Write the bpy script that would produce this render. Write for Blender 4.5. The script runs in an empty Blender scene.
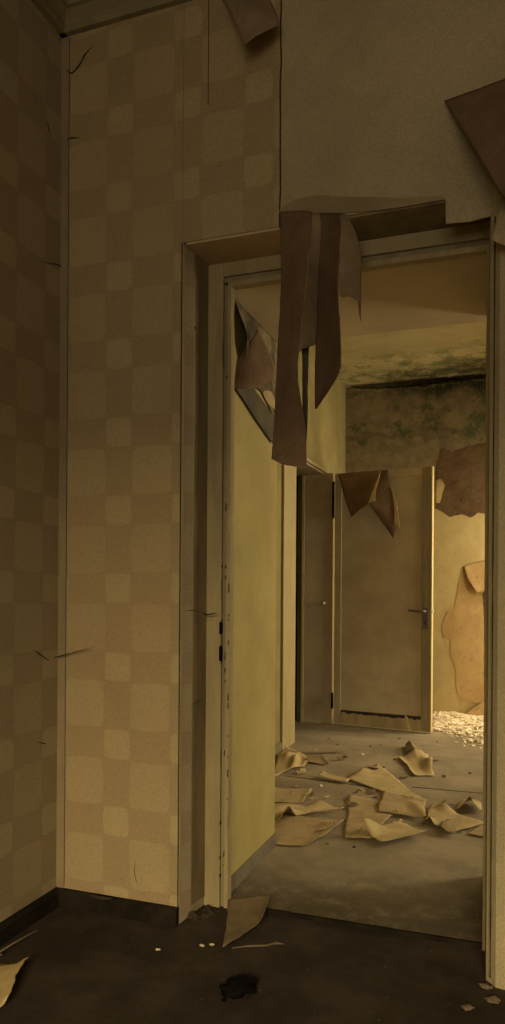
import bpy, bmesh, math, random
from mathutils import Vector, noise
random.seed(7)
SC = bpy.context.scene
COL = SC.collection
PI = math.pi

# ------------------------------------------------------------------ camera model (505 x 1024 frame)
TH = math.radians(19.85); FPX = 741.0; CX, CY = 252.5, 590.0; H = 1.05; ROLL = 0.0065
FW = (-math.sin(TH), math.cos(TH)); RT = (math.cos(TH), math.sin(TH))
def ray(px, py):
    a = (px-CX)/FPX; b = (CY-py)/FPX
    c, s = math.cos(ROLL), math.sin(ROLL)
    u = a*c-b*s; v = a*s+b*c
    return (FW[0]+u*RT[0], FW[1]+u*RT[1], v)
def onz(px, py, z=0.0):
    d = ray(px, py); t = (z-H)/d[2]; return Vector((d[0]*t, d[1]*t, z))
def ony(px, py, Y):
    d = ray(px, py); t = Y/d[1]; return Vector((d[0]*t, Y, H+d[2]*t))
def onx(px, py, X):
    d = ray(px, py); t = X/d[0]; return Vector((X, d[1]*t, H+d[2]*t))
def proj(p):
    d = FW[0]*p[0]+FW[1]*p[1]; r = RT[0]*p[0]+RT[1]*p[1]
    u = r/d; v = (p[2]-H)/d
    c, s = math.cos(ROLL), math.sin(ROLL)
    return (CX+(u*c+v*s)*FPX, CY-(-u*s+v*c)*FPX)

# ------------------------------------------------------------------ node helpers
class NT:
    def __init__(self, name, rough=0.9, spec=0.2):
        self.m = bpy.data.materials.new(name); self.m.use_nodes = True
        self.t = self.m.node_tree; self.b = self.t.nodes['Principled BSDF']
        self.b.inputs['Roughness'].default_value = rough
        self.b.inputs['Specular IOR Level'].default_value = spec
        g = self.t.nodes.new('ShaderNodeNewGeometry'); self.pos = g.outputs['Position']
        s = self.t.nodes.new('ShaderNodeSeparateXYZ'); self.t.links.new(self.pos, s.inputs[0])
        self.x, self.y, self.z = s.outputs
    def sock(self, node, i, v):
        if hasattr(v, 'is_output'): self.t.links.new(v, node.inputs[i])
        else: node.inputs[i].default_value = v
    def math(self, op, a, b=0.0, c=0.0, clamp=False):
        n = self.t.nodes.new('ShaderNodeMath'); n.operation = op; n.use_clamp = clamp
        self.sock(n, 0, a); self.sock(n, 1, b); self.sock(n, 2, c)
        return n.outputs[0]
    def step(self, v, a, b):                     # smoothstep a..b -> 0..1
        n = self.t.nodes.new('ShaderNodeMapRange'); n.interpolation_type = 'SMOOTHSTEP'
        self.sock(n, 0, v); self.sock(n, 1, a); self.sock(n, 2, b); self.sock(n, 3, 0.0); self.sock(n, 4, 1.0)
        return n.outputs[0]
    def noise(self, scale, detail=4.0, rough=0.6, stretch=None, dist=0.0):
        n = self.t.nodes.new('ShaderNodeTexNoise')
        n.inputs['Scale'].default_value = scale; n.inputs['Detail'].default_value = detail
        n.inputs['Roughness'].default_value = rough; n.inputs['Distortion'].default_value = dist
        if stretch:
            mp = self.t.nodes.new('ShaderNodeMapping'); mp.inputs['Scale'].default_value = stretch
            self.t.links.new(self.pos, mp.inputs[0]); self.t.links.new(mp.outputs[0], n.inputs['Vector'])
        else: self.t.links.new(self.pos, n.inputs['Vector'])
        return n.outputs['Fac']
    def mix(self, f, a, b):
        n = self.t.nodes.new('ShaderNodeMix'); n.data_type = 'RGBA'
        for i, v in ((0, f), (6, a), (7, b)):
            if hasattr(v, 'is_output'): self.t.links.new(v, n.inputs[i])
            elif i == 0: n.inputs[0].default_value = v
            else: n.inputs[i].default_value = (*v, 1)
        return n.outputs[2]
    def color(self, c):
        if hasattr(c, 'is_output'): self.t.links.new(c, self.b.inputs['Base Color'])
        else: self.b.inputs['Base Color'].default_value = (*c, 1)
        return self
    def bump(self, h, strength=0.3, dist=0.004):
        n = self.t.nodes.new('ShaderNodeBump'); n.inputs['Strength'].default_value = strength
        n.inputs['Distance'].default_value = dist
        self.t.links.new(h, n.inputs['Height']); self.t.links.new(n.outputs[0], self.b.inputs['Normal'])
        return self

def plain(name, a, b, scale=6, rough=0.9, spec=0.2, lo=.35, hi=.65, bump=.3, fine=180, stretch=None, grain=.2):
    """two-tone weathered surface with fine grain"""
    n = NT(name, rough, spec)
    f = n.step(n.noise(scale, 5, .65, stretch), lo, hi)
    g = n.noise(fine, 2, .6)
    c = n.mix(f, a, b)
    c = n.mix(n.math('MULTIPLY', n.step(g, .35, .7), grain), c, tuple(v*.45 for v in a))
    n.color(c)
    n.bump(n.math('ADD', g, n.noise(scale*4, 3, .6)), bump, .002)
    return n.m

def wallpaper_mat(name, axis, a0, z0, light, dark, P=.238, B=.142, PZ=.2526, BZ=.155):
    n = NT(name, .92, .12)
    warp = n.math('MULTIPLY', n.math('SUBTRACT', n.noise(3.5, 2), .5), .018)
    a = n.math('ADD', n.x if axis == 'x' else n.y, warp)
    def sd(v, v0, p, b):                         # signed distance into the wide band, in metres
        fr = n.math('MULTIPLY', n.math('FRACT', n.math('DIVIDE', n.math('SUBTRACT', v, v0), p)), p)
        ina = n.math('SUBTRACT', b/2, n.math('ABSOLUTE', n.math('SUBTRACT', fr, b/2)))
        s = (p-b)/2
        inb = n.math('SUBTRACT', s, n.math('ABSOLUTE', n.math('SUBTRACT', fr, b+s)))
        return n.math('SUBTRACT', n.math('MAXIMUM', ina, 0.0), n.math('MAXIMUM', inb, 0.0))
    fx = sd(a, a0, P, B)
    fz = sd(n.math('ADD', n.math('MULTIPLY', n.z, -1.0), warp), -z0, PZ, BZ)
    pr = n.math('MULTIPLY', fx, fz)
    m = n.step(pr, .000008, .00009)
    fade = n.step(n.noise(1.6, 3, .6), .25, .6)
    m = n.math('MULTIPLY', m, n.math('MULTIPLY_ADD', fade, .5, .5))
    both = n.step(n.math('MINIMUM', n.math('MULTIPLY', fx, -1.0), n.math('MULTIPLY', fz, -1.0)), 0.0, .012)
    c = n.mix(m, dark, light)
    c = n.mix(n.math('MULTIPLY', both, .25), c, tuple(v*1.25 for v in light))
    st = n.step(n.noise(1.3, 6, .7), .5, .78)     # broad damp stains
    c = n.mix(n.math('MULTIPLY', st, .35), c, tuple(v*.55 for v in dark))
    g = n.noise(260, 2, .6)
    c = n.mix(n.math('MULTIPLY', n.step(g, .40, .66), .42), c, tuple(v*.5 for v in dark))
    k = n.noise(95, 3, .7)
    c = n.mix(n.math('MULTIPLY', n.step(k, .45, .75), .3), c, tuple(v*.55 for v in dark))
    n.color(c)
    w = n.math('ADD', n.noise(60, 2, .5, (1, 1, 8)), n.noise(60, 2, .5, (8, 8, 1)))
    n.bump(w, .25, .0015)
    return n.m

M = {}
WL, WD = (.445, .33, .162), (.378, .268, .132)
M['paper_back'] = wallpaper_mat('wallpaper_back', 'x', -1.177, 2.015, WL, WD)
M['paper_left'] = wallpaper_mat('wallpaper_left', 'y', 1.88, 2.015, (.41, .325, .185), (.35, .265, .15))
M['paper_plain'] = plain('wallpaper_overlap', (.25, .185, .1), (.31, .23, .12), 4, bump=.3)
M['plaster_front'] = plain('front_plaster', (.38, .305, .165), (.47, .37, .2), 2.5, bump=.35, grain=.4, fine=220)
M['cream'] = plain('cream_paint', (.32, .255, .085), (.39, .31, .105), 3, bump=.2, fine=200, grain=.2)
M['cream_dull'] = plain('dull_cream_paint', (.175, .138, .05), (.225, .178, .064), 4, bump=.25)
M['frame'] = plain('old_frame_paint', (.29, .22, .105), (.38, .29, .14), 5, .7, .2, bump=.25, stretch=(3, 3, .5), grain=.15)
M['frame_dull'] = plain('dull_frame_paint', (.22, .175, .09), (.29, .23, .12), 6, .75, .2, stretch=(4, 4, .5))
M['reveal_bare'] = plain('bare_reveal', (.17, .125, .062), (.25, .185, .085), 7, stretch=(2, 2, .4))
M['soffit'] = plain('soffit_plaster', (.5, .4, .25), (.6, .48, .3), 3)
M['soffit_paper'] = plain('soffit_wallpaper', (.46, .33, .17), (.54, .4, .21), 4)
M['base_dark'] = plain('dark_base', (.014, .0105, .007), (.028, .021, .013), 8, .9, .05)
M['base_grey'] = plain('grey_base', (.12, .098, .06), (.17, .14, .085), 8, .8, .15)
M['cornice'] = plain('cornice_paint', (.22, .175, .09), (.30, .235, .115), 5)
M['ceiling'] = plain('ceiling_front', (.4, .35, .25), (.5, .44, .32), 3)
M['flap'] = plain('paper_reverse', (.15, .092, .05), (.2, .125, .068), 9, .95, .1, bump=.3, grain=.2)
M['flap_lit_pale'] = plain('paper_reverse_lit_pale', (.24, .165, .09), (.31, .22, .12), 9, .95, .1)  # lit pleats of the hanging sheet painted paler; ceiling curl shares it
M['flap_shaded_dark'] = plain('paper_reverse_shaded_dark', (.12, .075, .042), (.165, .105, .058), 9, .95, .1)  # pleat turned from the light painted darker; tatter, far fold and scraps share it
M['soffit_stained'] = plain('stained_paper', (.06, .043, .022), (.22, .165, .08), 7, lo=.4, hi=.62)
M['flap_tan'] = plain('tan_remnant', (.33, .25, .115), (.41, .31, .14), 9)
M['shadow_and_tatter'] = plain('dark_shadow_and_tatter', (.075, .06, .03), (.105, .083, .042), 9)  # tone of the painted flap shadow and of the thin tatter
M['curl_pale'] = plain('curl_pale', (.6, .46, .2), (.7, .55, .27), 10)
M['door'] = plain('door_paint', (.38, .3, .175), (.46, .37, .22), 4, .7, .2, grain=.12)
M['door_edge'] = plain('door_edge_paint', (.42, .33, .14), (.5, .39, .175), 8, .6, .3, stretch=(2, 2, .6))
M['casing'] = plain('casing_paint', (.27, .21, .085), (.33, .26, .11), 8, .6, .3, stretch=(2, 2, .6))
M['reveal_door'] = plain('reveal_panel_paint', (.36, .29, .175), (.44, .35, .21), 4, .7, .2)
M['metal'] = plain('dull_iron', (.07, .06, .045), (.14, .11, .08), 30, .45, .5)
M['brass'] = plain('worn_white_knob', (.6, .52, .4), (.75, .66, .5), 30, .35, .5)
M['black'] = plain('unlit_gap_black', (.003, .0025, .002), (.008, .006, .005), 60, .9, .05)
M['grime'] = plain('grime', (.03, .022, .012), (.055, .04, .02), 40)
def patch_mat(name, a, b, sp):
    n = NT(name, .92, .1)
    c = n.mix(n.step(n.noise(7, 6, .7), .32, .68), a, b)
    c = n.mix(n.math('MULTIPLY', n.step(n.noise(26, 3, .7), .63, .7), .8), c, sp)
    c = n.mix(n.math('MULTIPLY', n.step(n.noise(17, 4, .75), .62, .68), .6), c, tuple(v*.35 for v in a))
    n.color(c); n.bump(n.noise(40, 5, .7), .6, .004); M[name] = n.m
patch_mat('bare_brown', (.085, .05, .022), (.125, .078, .037), (.22, .16, .085))
patch_mat('bare_tan', (.33, .21, .08), (.42, .285, .118), (.2, .12, .05))
M['rubble'] = plain('rubble', (.5, .4, .24), (.85, .71, .47), 40, lo=.35, hi=.6)
M['flake'] = plain('plaster_flake', (.6, .48, .28), (.75, .6, .36), 30)
M['pale_wall'] = plain('pale_wall', (.5, .44, .3), (.6, .53, .38), 3)
M['window_frame'] = plain('window_frame_paint', (.5, .44, .3), (.6, .52, .36), 8, .5, .3)
M['scrap_board'] = plain('stiff_scrap', (.16, .115, .06), (.23, .165, .085), 9)
M['scrap_dim'] = plain('dim_scrap', (.12, .088, .05), (.17, .125, .07), 14)
M['scrap_gold'] = plain('gold_scrap', (.5, .36, .15), (.6, .45, .2), 14)
M['paper_a'] = plain('fallen_paper_tan', (.31, .225, .105), (.39, .29, .14), 14, .9, .15, grain=.3)
M['paper_b'] = plain('fallen_paper_gold', (.37, .275, .125), (.45, .345, .16), 14, .9, .15, grain=.25)
M['paper_c'] = plain('fallen_paper_brown', (.22, .155, .075), (.29, .21, .1), 14, .9, .15, grain=.3)

def floor_mats():
    n = NT('dark_lino', .85, .15)
    f = n.step(n.noise(3, 6, .7), .35, .7)
    c = n.mix(f, (.028, .021, .014), (.06, .045, .029))
    d = n.step(n.noise(45, 3, .7), .62, .75)
    c = n.mix(n.math('MULTIPLY', d, .35), c, (.22, .16, .085))
    n.color(c); n.bump(n.noise(90, 3), .35, .002); M['floor_front'] = n.m
    n = NT('corridor_concrete', .85, .2)
    f = n.step(n.noise(2.2, 6, .7), .35, .68)
    c = n.mix(f, (.19, .15, .088), (.29, .23, .135))
    near_shade = n.math('MULTIPLY', n.math('SUBTRACT', 1.0, n.step(n.math('MULTIPLY_ADD', n.noise(4, 5, .7), .5, n.y), 2.6, 3.1)), n.step(n.noise(9, 5, .7), .2, .55))  # shade near the threshold painted into the floor colour, broken by noise
    c = n.mix(n.math('MULTIPLY', near_shade, .75), c, (.06, .046, .028))
    d = n.step(n.noise(38, 3, .7), .6, .72)
    c = n.mix(n.math('MULTIPLY', d, .4), c, (.12, .09, .05))
    e = n.step(n.noise(70, 3, .7), .64, .74)
    c = n.mix(n.math('MULTIPLY', e, .5), c, (.6, .48, .29))
    n.color(c); n.bump(n.noise(70, 3), .4, .002); M['floor_far'] = n.m
floor_mats()

def far_wall_mat():
    n = NT('peeling_far_wall', .92, .15)
    f = n.step(n.noise(3, 6, .7), .3, .7)
    c = n.mix(f, (.36, .265, .105), (.45, .345, .15))
    # darker mottled tone above z ~ 2.0, lower limit wandering
    zz = n.math('MULTIPLY_ADD', n.noise(4, 5, .7), .35, n.z)
    up = n.step(zz, 2.10, 2.2)
    c = n.mix(up, c, n.mix(n.step(n.noise(9, 5, .7), .35, .65), (.15, .115, .06), (.215, .165, .085)))
    band = n.math('MULTIPLY', n.step(zz, 2.5, 2.53), n.math('SUBTRACT', 1.0, n.step(zz, 2.55, 2.6)))
    c = n.mix(n.math('MULTIPLY', band, .5), c, (.09, .065, .03))
    # green growth
    gm = n.math('MULTIPLY', n.step(n.math('MULTIPLY_ADD', n.x, .08, n.noise(7, 6, .75)), .44, .55), n.step(zz, 2.3, 2.55))
    c = n.mix(n.math('MULTIPLY', gm, .75), c, (.045, .07, .018))
    # black mould along the ceiling line
    bm = n.math('MULTIPLY', n.math('MULTIPLY', n.step(zz, 2.8, 2.95), n.step(n.noise(11, 6, .8), .36, .52)), n.step(n.math('MULTIPLY_ADD', n.noise(3), .4, n.x), -1.1, -.6))
    c = n.mix(n.math('MULTIPLY', bm, .9), c, (.025, .024, .012))
    sp = n.step(n.noise(28, 3, .7), .66, .72)
    c = n.mix(n.math('MULTIPLY', sp, .5), c, (.14, .09, .04))
    n.color(c); n.bump(n.math('ADD', n.noise(12, 6, .7), n.noise(120, 2)), .5, .004); M['far_wall'] = n.m
    n = NT('mouldy_far_ceiling', .92, .15)
    c = n.mix(n.step(n.noise(2.5, 5, .65), .3, .7), (.26, .21, .095), (.35, .28, .13))
    yy = n.math('MULTIPLY_ADD', n.noise(5, 5, .7), .9, n.y)
    gm = n.math('MULTIPLY', n.step(n.math('MULTIPLY_ADD', n.x, .06, n.noise(6.5, 7, .8)), .40, .53), n.step(yy, 5.7, 6.35))
    c = n.mix(n.math('MULTIPLY', gm, .75), c, (.06, .08, .02))
    bm = n.math('MULTIPLY', n.step(n.noise(9, 7, .8), .4, .56), n.math('MULTIPLY', n.step(yy, 6.2, 6.6), n.step(n.math('MULTIPLY_ADD', n.noise(3), .4, n.x), -1.15, -.55)))
    c = n.mix(n.math('MULTIPLY', bm, .85), c, (.03, .028, .014))
    n.color(c); n.bump(n.noise(14, 6, .7), .5, .004); M['far_ceiling'] = n.m
far_wall_mat()

# ------------------------------------------------------------------ mesh helpers
class MB:
    def __init__(self): self.v = []; self.f = []
    def add(self, vs, fs):
        o = len(self.v); self.v += [Vector(p) for p in vs]; self.f += [tuple(i+o for i in q) for q in fs]; return self
    def box(self, x0, x1, y0, y1, z0, z1):
        return self.add([(x, y, z) for z in (z0, z1) for y in (y0, y1) for x in (x0, x1)],
                        [(0, 2, 3, 1), (4, 5, 7, 6), (0, 1, 5, 4), (2, 6, 7, 3), (0, 4, 6, 2), (1, 3, 7, 5)])
    def prism(self, poly, z0, z1):               # footprint counter-clockwise
        n = len(poly)
        return self.add([(x, y, z0) for x, y in poly]+[(x, y, z1) for x, y in poly],
                        [tuple(reversed(range(n))), tuple(range(n, 2*n))]+[(i, (i+1) % n, n+(i+1) % n, n+i) for i in range(n)])
    def extrude(self, poly, d):                  # 3-D polygon pushed along vector d
        n = len(poly); d = Vector(d)
        return self.add([Vector(p) for p in poly]+[Vector(p)+d for p in poly],
                        [tuple(reversed(range(n))), tuple(range(n, 2*n))]+[(i, (i+1) % n, n+(i+1) % n, n+i) for i in range(n)])
    def sweep(self, prof, a, b, out, up=(0, 0, 1)):   # profile (out, up) from a to b
        a, b, out, up = Vector(a), Vector(b), Vector(out), Vector(up); n = len(prof)
        A = [a+out*p+up*q for p, q in prof]; B = [b+out*p+up*q for p, q in prof]
        return self.add(A+B, [tuple(reversed(range(n))), tuple(range(n, 2*n))]+[(i, (i+1) % n, n+(i+1) % n, n+i) for i in range(n)])
    def tube(self, pts, r, seg=8):
        pts = [Vector(p) for p in pts]; rr = r if isinstance(r, (list, tuple)) else [r]*len(pts)
        vs, fs = [], []
        for i, p in enumerate(pts):
            t = (pts[min(i+1, len(pts)-1)]-pts[max(i-1, 0)]).normalized()
            q = Vector((0, 0, 1)) if abs(t.z) < .9 else Vector((1, 0, 0))
            e = t.cross(q).normalized(); g = e.cross(t)
            for k in range(seg):
                w = 2*PI*k/seg; vs.append(p+(e*math.cos(w)+g*math.sin(w))*rr[i])
        for i in range(len(pts)-1):
            for k in range(seg):
                a = i*seg+k; b = i*seg+(k+1) % seg
                fs.append((a, b, b+seg, a+seg))
        fs.append(tuple(reversed(range(seg)))); fs.append(tuple(range(len(vs)-seg, len(vs))))
        return self.add(vs, fs)
    def grid(self, rows):
        nr, nc = len(rows), len(rows[0])
        return self.add([p for r in rows for p in r],
                        [(i*nc+j, i*nc+j+1, (i+1)*nc+j+1, (i+1)*nc+j) for i in range(nr-1) for j in range(nc-1)])

def obj(name, mb, mat, parent=None, smooth=False, bevel=0, solid=0):
    me = bpy.data.meshes.new(name)
    bm = bmesh.new(); vs = [bm.verts.new(v) for v in mb.v]
    for f in mb.f:
        try: bm.faces.new([vs[i] for i in f])
        except ValueError: pass
    if not solid: bmesh.ops.recalc_face_normals(bm, faces=bm.faces)
    off = Vector(parent['_o']) if parent is not None and '_o' in parent else Vector((0, 0, 0))
    bmesh.ops.translate(bm, verts=bm.verts, vec=-off)
    bm.to_mesh(me); bm.free()
    me.materials.append(M[mat])
    if smooth:
        for p in me.polygons: p.use_smooth = True
    o = bpy.data.objects.new(name, me); COL.objects.link(o)
    if solid:
        md = o.modifiers.new('thickness', 'SOLIDIFY'); md.thickness = solid; md.offset = 0
    if bevel:
        md = o.modifiers.new('bevel', 'BEVEL'); md.width = bevel; md.segments = 2; md.limit_method = 'ANGLE'
    o['_o'] = tuple(off)
    if parent is not None: o.parent = parent
    return o
def base_origin(o):
    """move a top-level mesh's origin to the middle of its foot"""
    vs = [v.co for v in o.data.vertices]
    c = Vector(((min(v.x for v in vs)+max(v.x for v in vs))/2, (min(v.y for v in vs)+max(v.y for v in vs))/2, min(v.z for v in vs)))
    for v in o.data.vertices: v.co -= c
    o.location = c; o['_o'] = tuple(c)
    return o
def tag(o, label, cat, group=None, kind=None):
    o['label'] = label; o['category'] = cat
    if group: o['group'] = group
    if kind: o['kind'] = kind
    return o
def thing(name, loc, label, cat, group=None, kind=None):
    o = bpy.data.objects.new(name, None); COL.objects.link(o); o.location = loc; o['_o'] = tuple(loc)
    o.empty_display_size = .1
    return tag(o, label, cat, group, kind)
def struct(name, mb, mat, label, cat, **k):
    return tag(obj(name, mb, mat, **k), label, cat, kind='structure')

def cr(p0, p1, p2, p3, t):
    return [.5*((2*b)+(-a+c)*t+(2*a-5*b+4*c-d)*t*t+(-a+3*b-3*c+d)*t**3) for a, b, c, d in zip(p0, p1, p2, p3)]
def spline(pts, n):
    out = []
    for i in range(len(pts)-1):
        p0 = pts[max(i-1, 0)]; p3 = pts[min(i+2, len(pts)-1)]
        for k in range(n): out.append(cr(p0, pts[i], pts[i+1], p3, k/n))
    out.append(list(pts[-1])); return out
def sheet_mb(rows, nu=6, nv=6, rough=.0015, seed=0, ragged=0.0):
    """rows of (px, py, depth y) -> a smooth sheet hanging at those depths"""
    r2 = [spline(r, nu) for r in rows]
    cols = [spline([r[j] for r in r2], nv) for j in range(len(r2[0]))]
    nr, nc = len(cols[0]), len(cols)
    g = []
    for i in range(nr):
        row = []
        for j in range(nc):
            a, b, Y = cols[j][i]
            p = ony(a, b, Y)
            w = noise.noise(Vector((p.x*18+seed, p.z*11, seed*3.1)))
            p = p+Vector((0, w*rough*2, 0))
            if ragged and i == nr-1: p.z += noise.noise(Vector((j*1.7, seed, 0)))*ragged
            if ragged and j in (0, nc-1): p.x += noise.noise(Vector((i*.9, seed+5, j)))*ragged*.4
            row.append(p)
        g.append(row)
    return MB().grid(g)

# ------------------------------------------------------------------ shell
XL, YB, ZC = -1.45, 2.11, 3.03              # front room: left wall, back wall, ceiling
XR, YF = 2.6, -3.0
PX0, PX1 = -.94, -.098                      # passage walls behind the door frame
PY0, PY1 = 2.30, 2.88
CXL, YFAR, ZF = -1.44, 6.35, 2.82           # far room: left wall, far wall, ceiling
DY0, DY1, DZ = 4.85, 5.64, 1.965            # doorway in the far room's left wall
ST = .012                                   # far floor sits a little higher

def rough_grid(x0, x1, y0, y1, z, n, amp):
    rows = []
    for i in range(n+1):
        rows.append([Vector((x0+(x1-x0)*j/n, y0+(y1-y0)*i/n, z+amp*noise.noise(Vector((x0+(x1-x0)*j/n*3, (y0+(y1-y0)*i/n)*3, 0))))) for j in range(n+1)])
    return rows
fm = MB().box(XL-.3, XR+.2, YF-.2, 2.29, -.12, 0)
floor = struct('floor', fm, 'floor_front', 'dark stained linoleum floor of the front room before the threshold', 'floor')
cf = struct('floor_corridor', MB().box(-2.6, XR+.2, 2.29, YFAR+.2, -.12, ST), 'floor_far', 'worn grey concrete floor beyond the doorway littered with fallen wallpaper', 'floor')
# seams in the corridor floor
def seam(parent, a, b, w, z, name='floor_seam'):
    a, b = Vector(a), Vector(b); d = (b-a).normalized(); n = Vector((-d.y, d.x, 0)); k = 14
    L, R_ = [], []
    for i in range(k+1):
        p = a.lerp(b, i/k); j = .004*noise.noise(p*7)
        L.append(p+n*(w/2*(1+.6*noise.noise(p*13))+j)); R_.append(p-n*(w/2*(1+.6*noise.noise(p*17+Vector((5, 0, 0))))-j))
    poly = L+R_[::-1]
    m = MB()
    for i in range(k): m.extrude([L[i], L[i+1], R_[i+1], R_[i]], (0, 0, z))
    return obj(name, m, 'grime', parent)
seam(cf, onz(286, 776, ST), onz(390, 789.5, ST), .012, .0012)
seam(cf, onz(412, 787, ST), onz(484, 793.5, ST), .010, .0012)
th = MB()
for i in range(24):
    x0 = -.89+i*.033; x1 = x0+.034
    y0 = 2.281+.005*noise.noise(Vector((i*.7, 0, 0))); 
    th.box(x0, x1, y0, 2.292, 0, .0132+.0012*noise.noise(Vector((i*.9, 3, 0))))
tag(base_origin(obj('threshold_strip', th, 'base_dark')), 'dark worn threshold edge across the floor between the jambs', 'threshold', kind='structure')

wl = struct('wall_left', MB().box(XL-.2, XL, YF-.2, YB+.05, 0, ZC+.1), 'paper_left', 'left wall of the front room in faded checked wallpaper', 'wall')

# back wall: left block, right pier with rounded splay, header
wb = MB()
wb.prism([(XL-.2, YB), (-1.0, YB), (-.985, 2.27), (-.985, PY0+.0), (PX0, PY0+.0), (PX0, PY1), (XL-.2, PY1)], 0, ZC+.1)
arc = [(-.090+.001*i, 2.27-.017*i) for i in range(11)]+[(-.078+.012*1, 2.085), (-.055, 2.070), (-.035, 2.066)]
pier = [(XR+.2, PY1-.04), (PX1, PY1-.04), (PX1, PY0), (-.09, PY0)]+arc+[(XR+.2, 2.066)]
wb.prism(pier, 0, 2.145)
wb.prism([(XR+.2, PY1), (-.098, PY1), (-.098, YB), (XR+.2, YB)], 2.145, ZC+.1)
wb.box(-1.0, -.098, YB, 2.31, 2.137, ZC+.1)
wb.box(-1.0, -.098, 2.31, PY1, 2.06, ZC+.1)
back = struct('wall_back', wb, 'plaster_front', 'back wall of the front room around the doorway stripped to plain plaster at right', 'wall')
# cream painted passage lining
obj('cream_lining', MB().box(PX0-.002, PX0+.003, PY0, PY1, 0, 2.06), 'cream', back)
obj('soffit_lining', MB().box(PX0, PX1, 2.31, PY1+.003, 2.054, 2.062), 'soffit', back)
xe_ = ony(280, 100, YB).x
obj('reveal_strip', MB().prism([(-1.0, 2.165), (-.985, 2.268), (-.981, 2.268), (-.996, 2.165)], .03, 2.135), 'reveal_bare', back)
obj('soffit_wallpaper', MB().box(-.99, xe_, 2.1115, 2.268, 2.1295, 2.139), 'soffit_paper', back)
obj('opening_soffit', MB().box(xe_, -.10, 2.116, 2.268, 2.131, 2.139), 'reveal_bare', back)
obj('pier_groove', MB().tube([Vector((-.0685+.001*noise.noise(Vector((0, i, 0))), 2.0745, .02+i*.07)) for i in range(30)], [.0016+.0012*noise.noise(Vector((i*1.3, 1, 0))) for i in range(30)], 5), 'grime', back)
# wallpaper sheets left on the back wall
pe = MB()
zb = 2.139
xs = [XL, -1.24, -1.0]
def paper_sheet(name, pts, t, mat, parent, d=(0, -1, 0)):
    m = MB(); m.extrude(pts, Vector(d)*t); return obj(name, m, mat, parent)
xe = ony(280, 100, YB).x; xs0 = ony(209, 40, YB).x
paper_sheet('wallpaper', [(XL, YB, .02), (-1.002, YB, .02), (-1.002, YB, 2.137), (-1.002, YB, 2.9), (xs0-.002, YB, 2.9), (XL, YB, 2.9)][0:2]+[(-1.002, YB, 2.9), (XL, YB, 2.9)], .0025, 'paper_back', back)
edge = [(xe+.004*noise.noise(Vector((0, i*.6, 0))), YB, 2.137+(2.9-2.137)*i/14) for i in range(15)]
paper_sheet('wallpaper', [(-1.0, YB, 2.137)]+edge+[(-1.0, YB, 2.9)], .003, 'paper_back', back)
obj('reveal_wallpaper', MB().prism([(-1.002, YB-.0025), (-.988, 2.17), (-.991, 2.17), (-1.006, YB-.0025)], .02, 2.136), 'paper_left', back)
# plain lining paper at the right of the doorway, hanging a little below the edge
pr = [ony(445, 120, YB), ony(446, 224, YB), ony(470, 222, YB), ony(489, 217, YB), (.0, YB, 2.09), (.0, YB, 2.137), (.5, YB, 2.15), (.5, YB, 2.6)]
paper_sheet('lining_paper', pr, .003, 'plaster_front', back)
# ragged plaster lip above the opening
lip = MB()
tp = spline([(279, 211), (290, 203), (303, 198), (320, 196), (360, 197.5), (410, 198), (444, 196)], 5)
bt = spline([(281, 216), (292, 215), (305, 214), (322, 213.5), (362, 212.5), (410, 206), (444, 200)], 5)
for i in range(len(tp)-1):
    lip.extrude([ony(*tp[i], YB), ony(*bt[i], YB), ony(*bt[i+1], YB), ony(*tp[i+1], YB)], (0, -.0035-.001*math.sin(i), 0))
obj('torn_lip', lip, 'paper_plain', back)

# other shell walls (outside the frame, they close the rooms and carry the windows)
def wall_with_hole_y(name, y0, y1, x0, x1, z1, hx0, hx1, hz0, hz1, mat, label):
    m = MB(); m.box(x0, hx0, y0, y1, 0, z1); m.box(hx1, x1, y0, y1, 0, z1)
    m.box(hx0, hx1, y0, y1, 0, hz0); m.box(hx0, hx1, y0, y1, hz1, z1)
    return struct(name, m, mat, label, 'wall')
def wall_with_hole_x(name, x0, x1, y0, y1, z1, holes, mat, label):
    m = MB(); c = y0
    for (a, b, hz0, hz1) in holes:
        m.box(x0, x1, c, a, 0, z1); m.box(x0, x1, a, b, 0, hz0); m.box(x0, x1, a, b, hz1, z1); c = b
    m.box(x0, x1, c, y1, 0, z1)
    return struct(name, m, mat, label, 'wall')
WF = (-.9, 1.7, .5, 2.5)
wall_with_hole_y('wall_front', YF-.2, YF, XL-.2, XR+.2, ZC+.1, *WF, 'pale_wall', 'window wall of the front room behind the viewer')
struct('wall_right', MB().box(XR, XR+.2, YF, 2.07, 0, ZC+.1), 'pale_wall', 'right wall of the front room', 'wall')
struct('ceiling', MB().box(XL-.2, XR+.2, YF-.2, 2.9, ZC, ZC+.15), 'ceiling', 'dim ceiling of the front room above the cornice', 'ceiling')
W2 = (4.25, 5.25, .55, 2.45)
wall_with_hole_x('wall_corridor_right', XR, XR+.2, 2.85, YFAR+.2, ZF+.1, [W2], 'pale_wall', 'right wall of the far room with its window')
BX = .85  # unseen stub wall added to bring light onto the rubble and far wall
mb_ = MB(); mb_.box(BX, BX+.12, 5.45, 5.6, 0, ZF); mb_.box(BX, BX+.12, 6.3, YFAR, 0, ZF); mb_.box(BX, BX+.12, 5.6, 6.3, 2.15, ZF)
struct('added_bay_wall', mb_, 'pale_wall', 'added unseen wall stub with a tall opening to light the far corner', 'wall')
wf = MB().box(CXL-.4, XR+.2, YFAR, YFAR+.2, 0, ZF+.1)
farw = struct('wall_far', wf, 'far_wall', 'far wall with peeling yellow paint and brown bare patches', 'wall')
farc = struct('ceiling_corridor', MB().box(-2.6, XR+.2, PY1, YFAR+.2, ZF, ZF+.15), 'far_ceiling', 'far room ceiling stained with green mould', 'ceiling')
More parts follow.
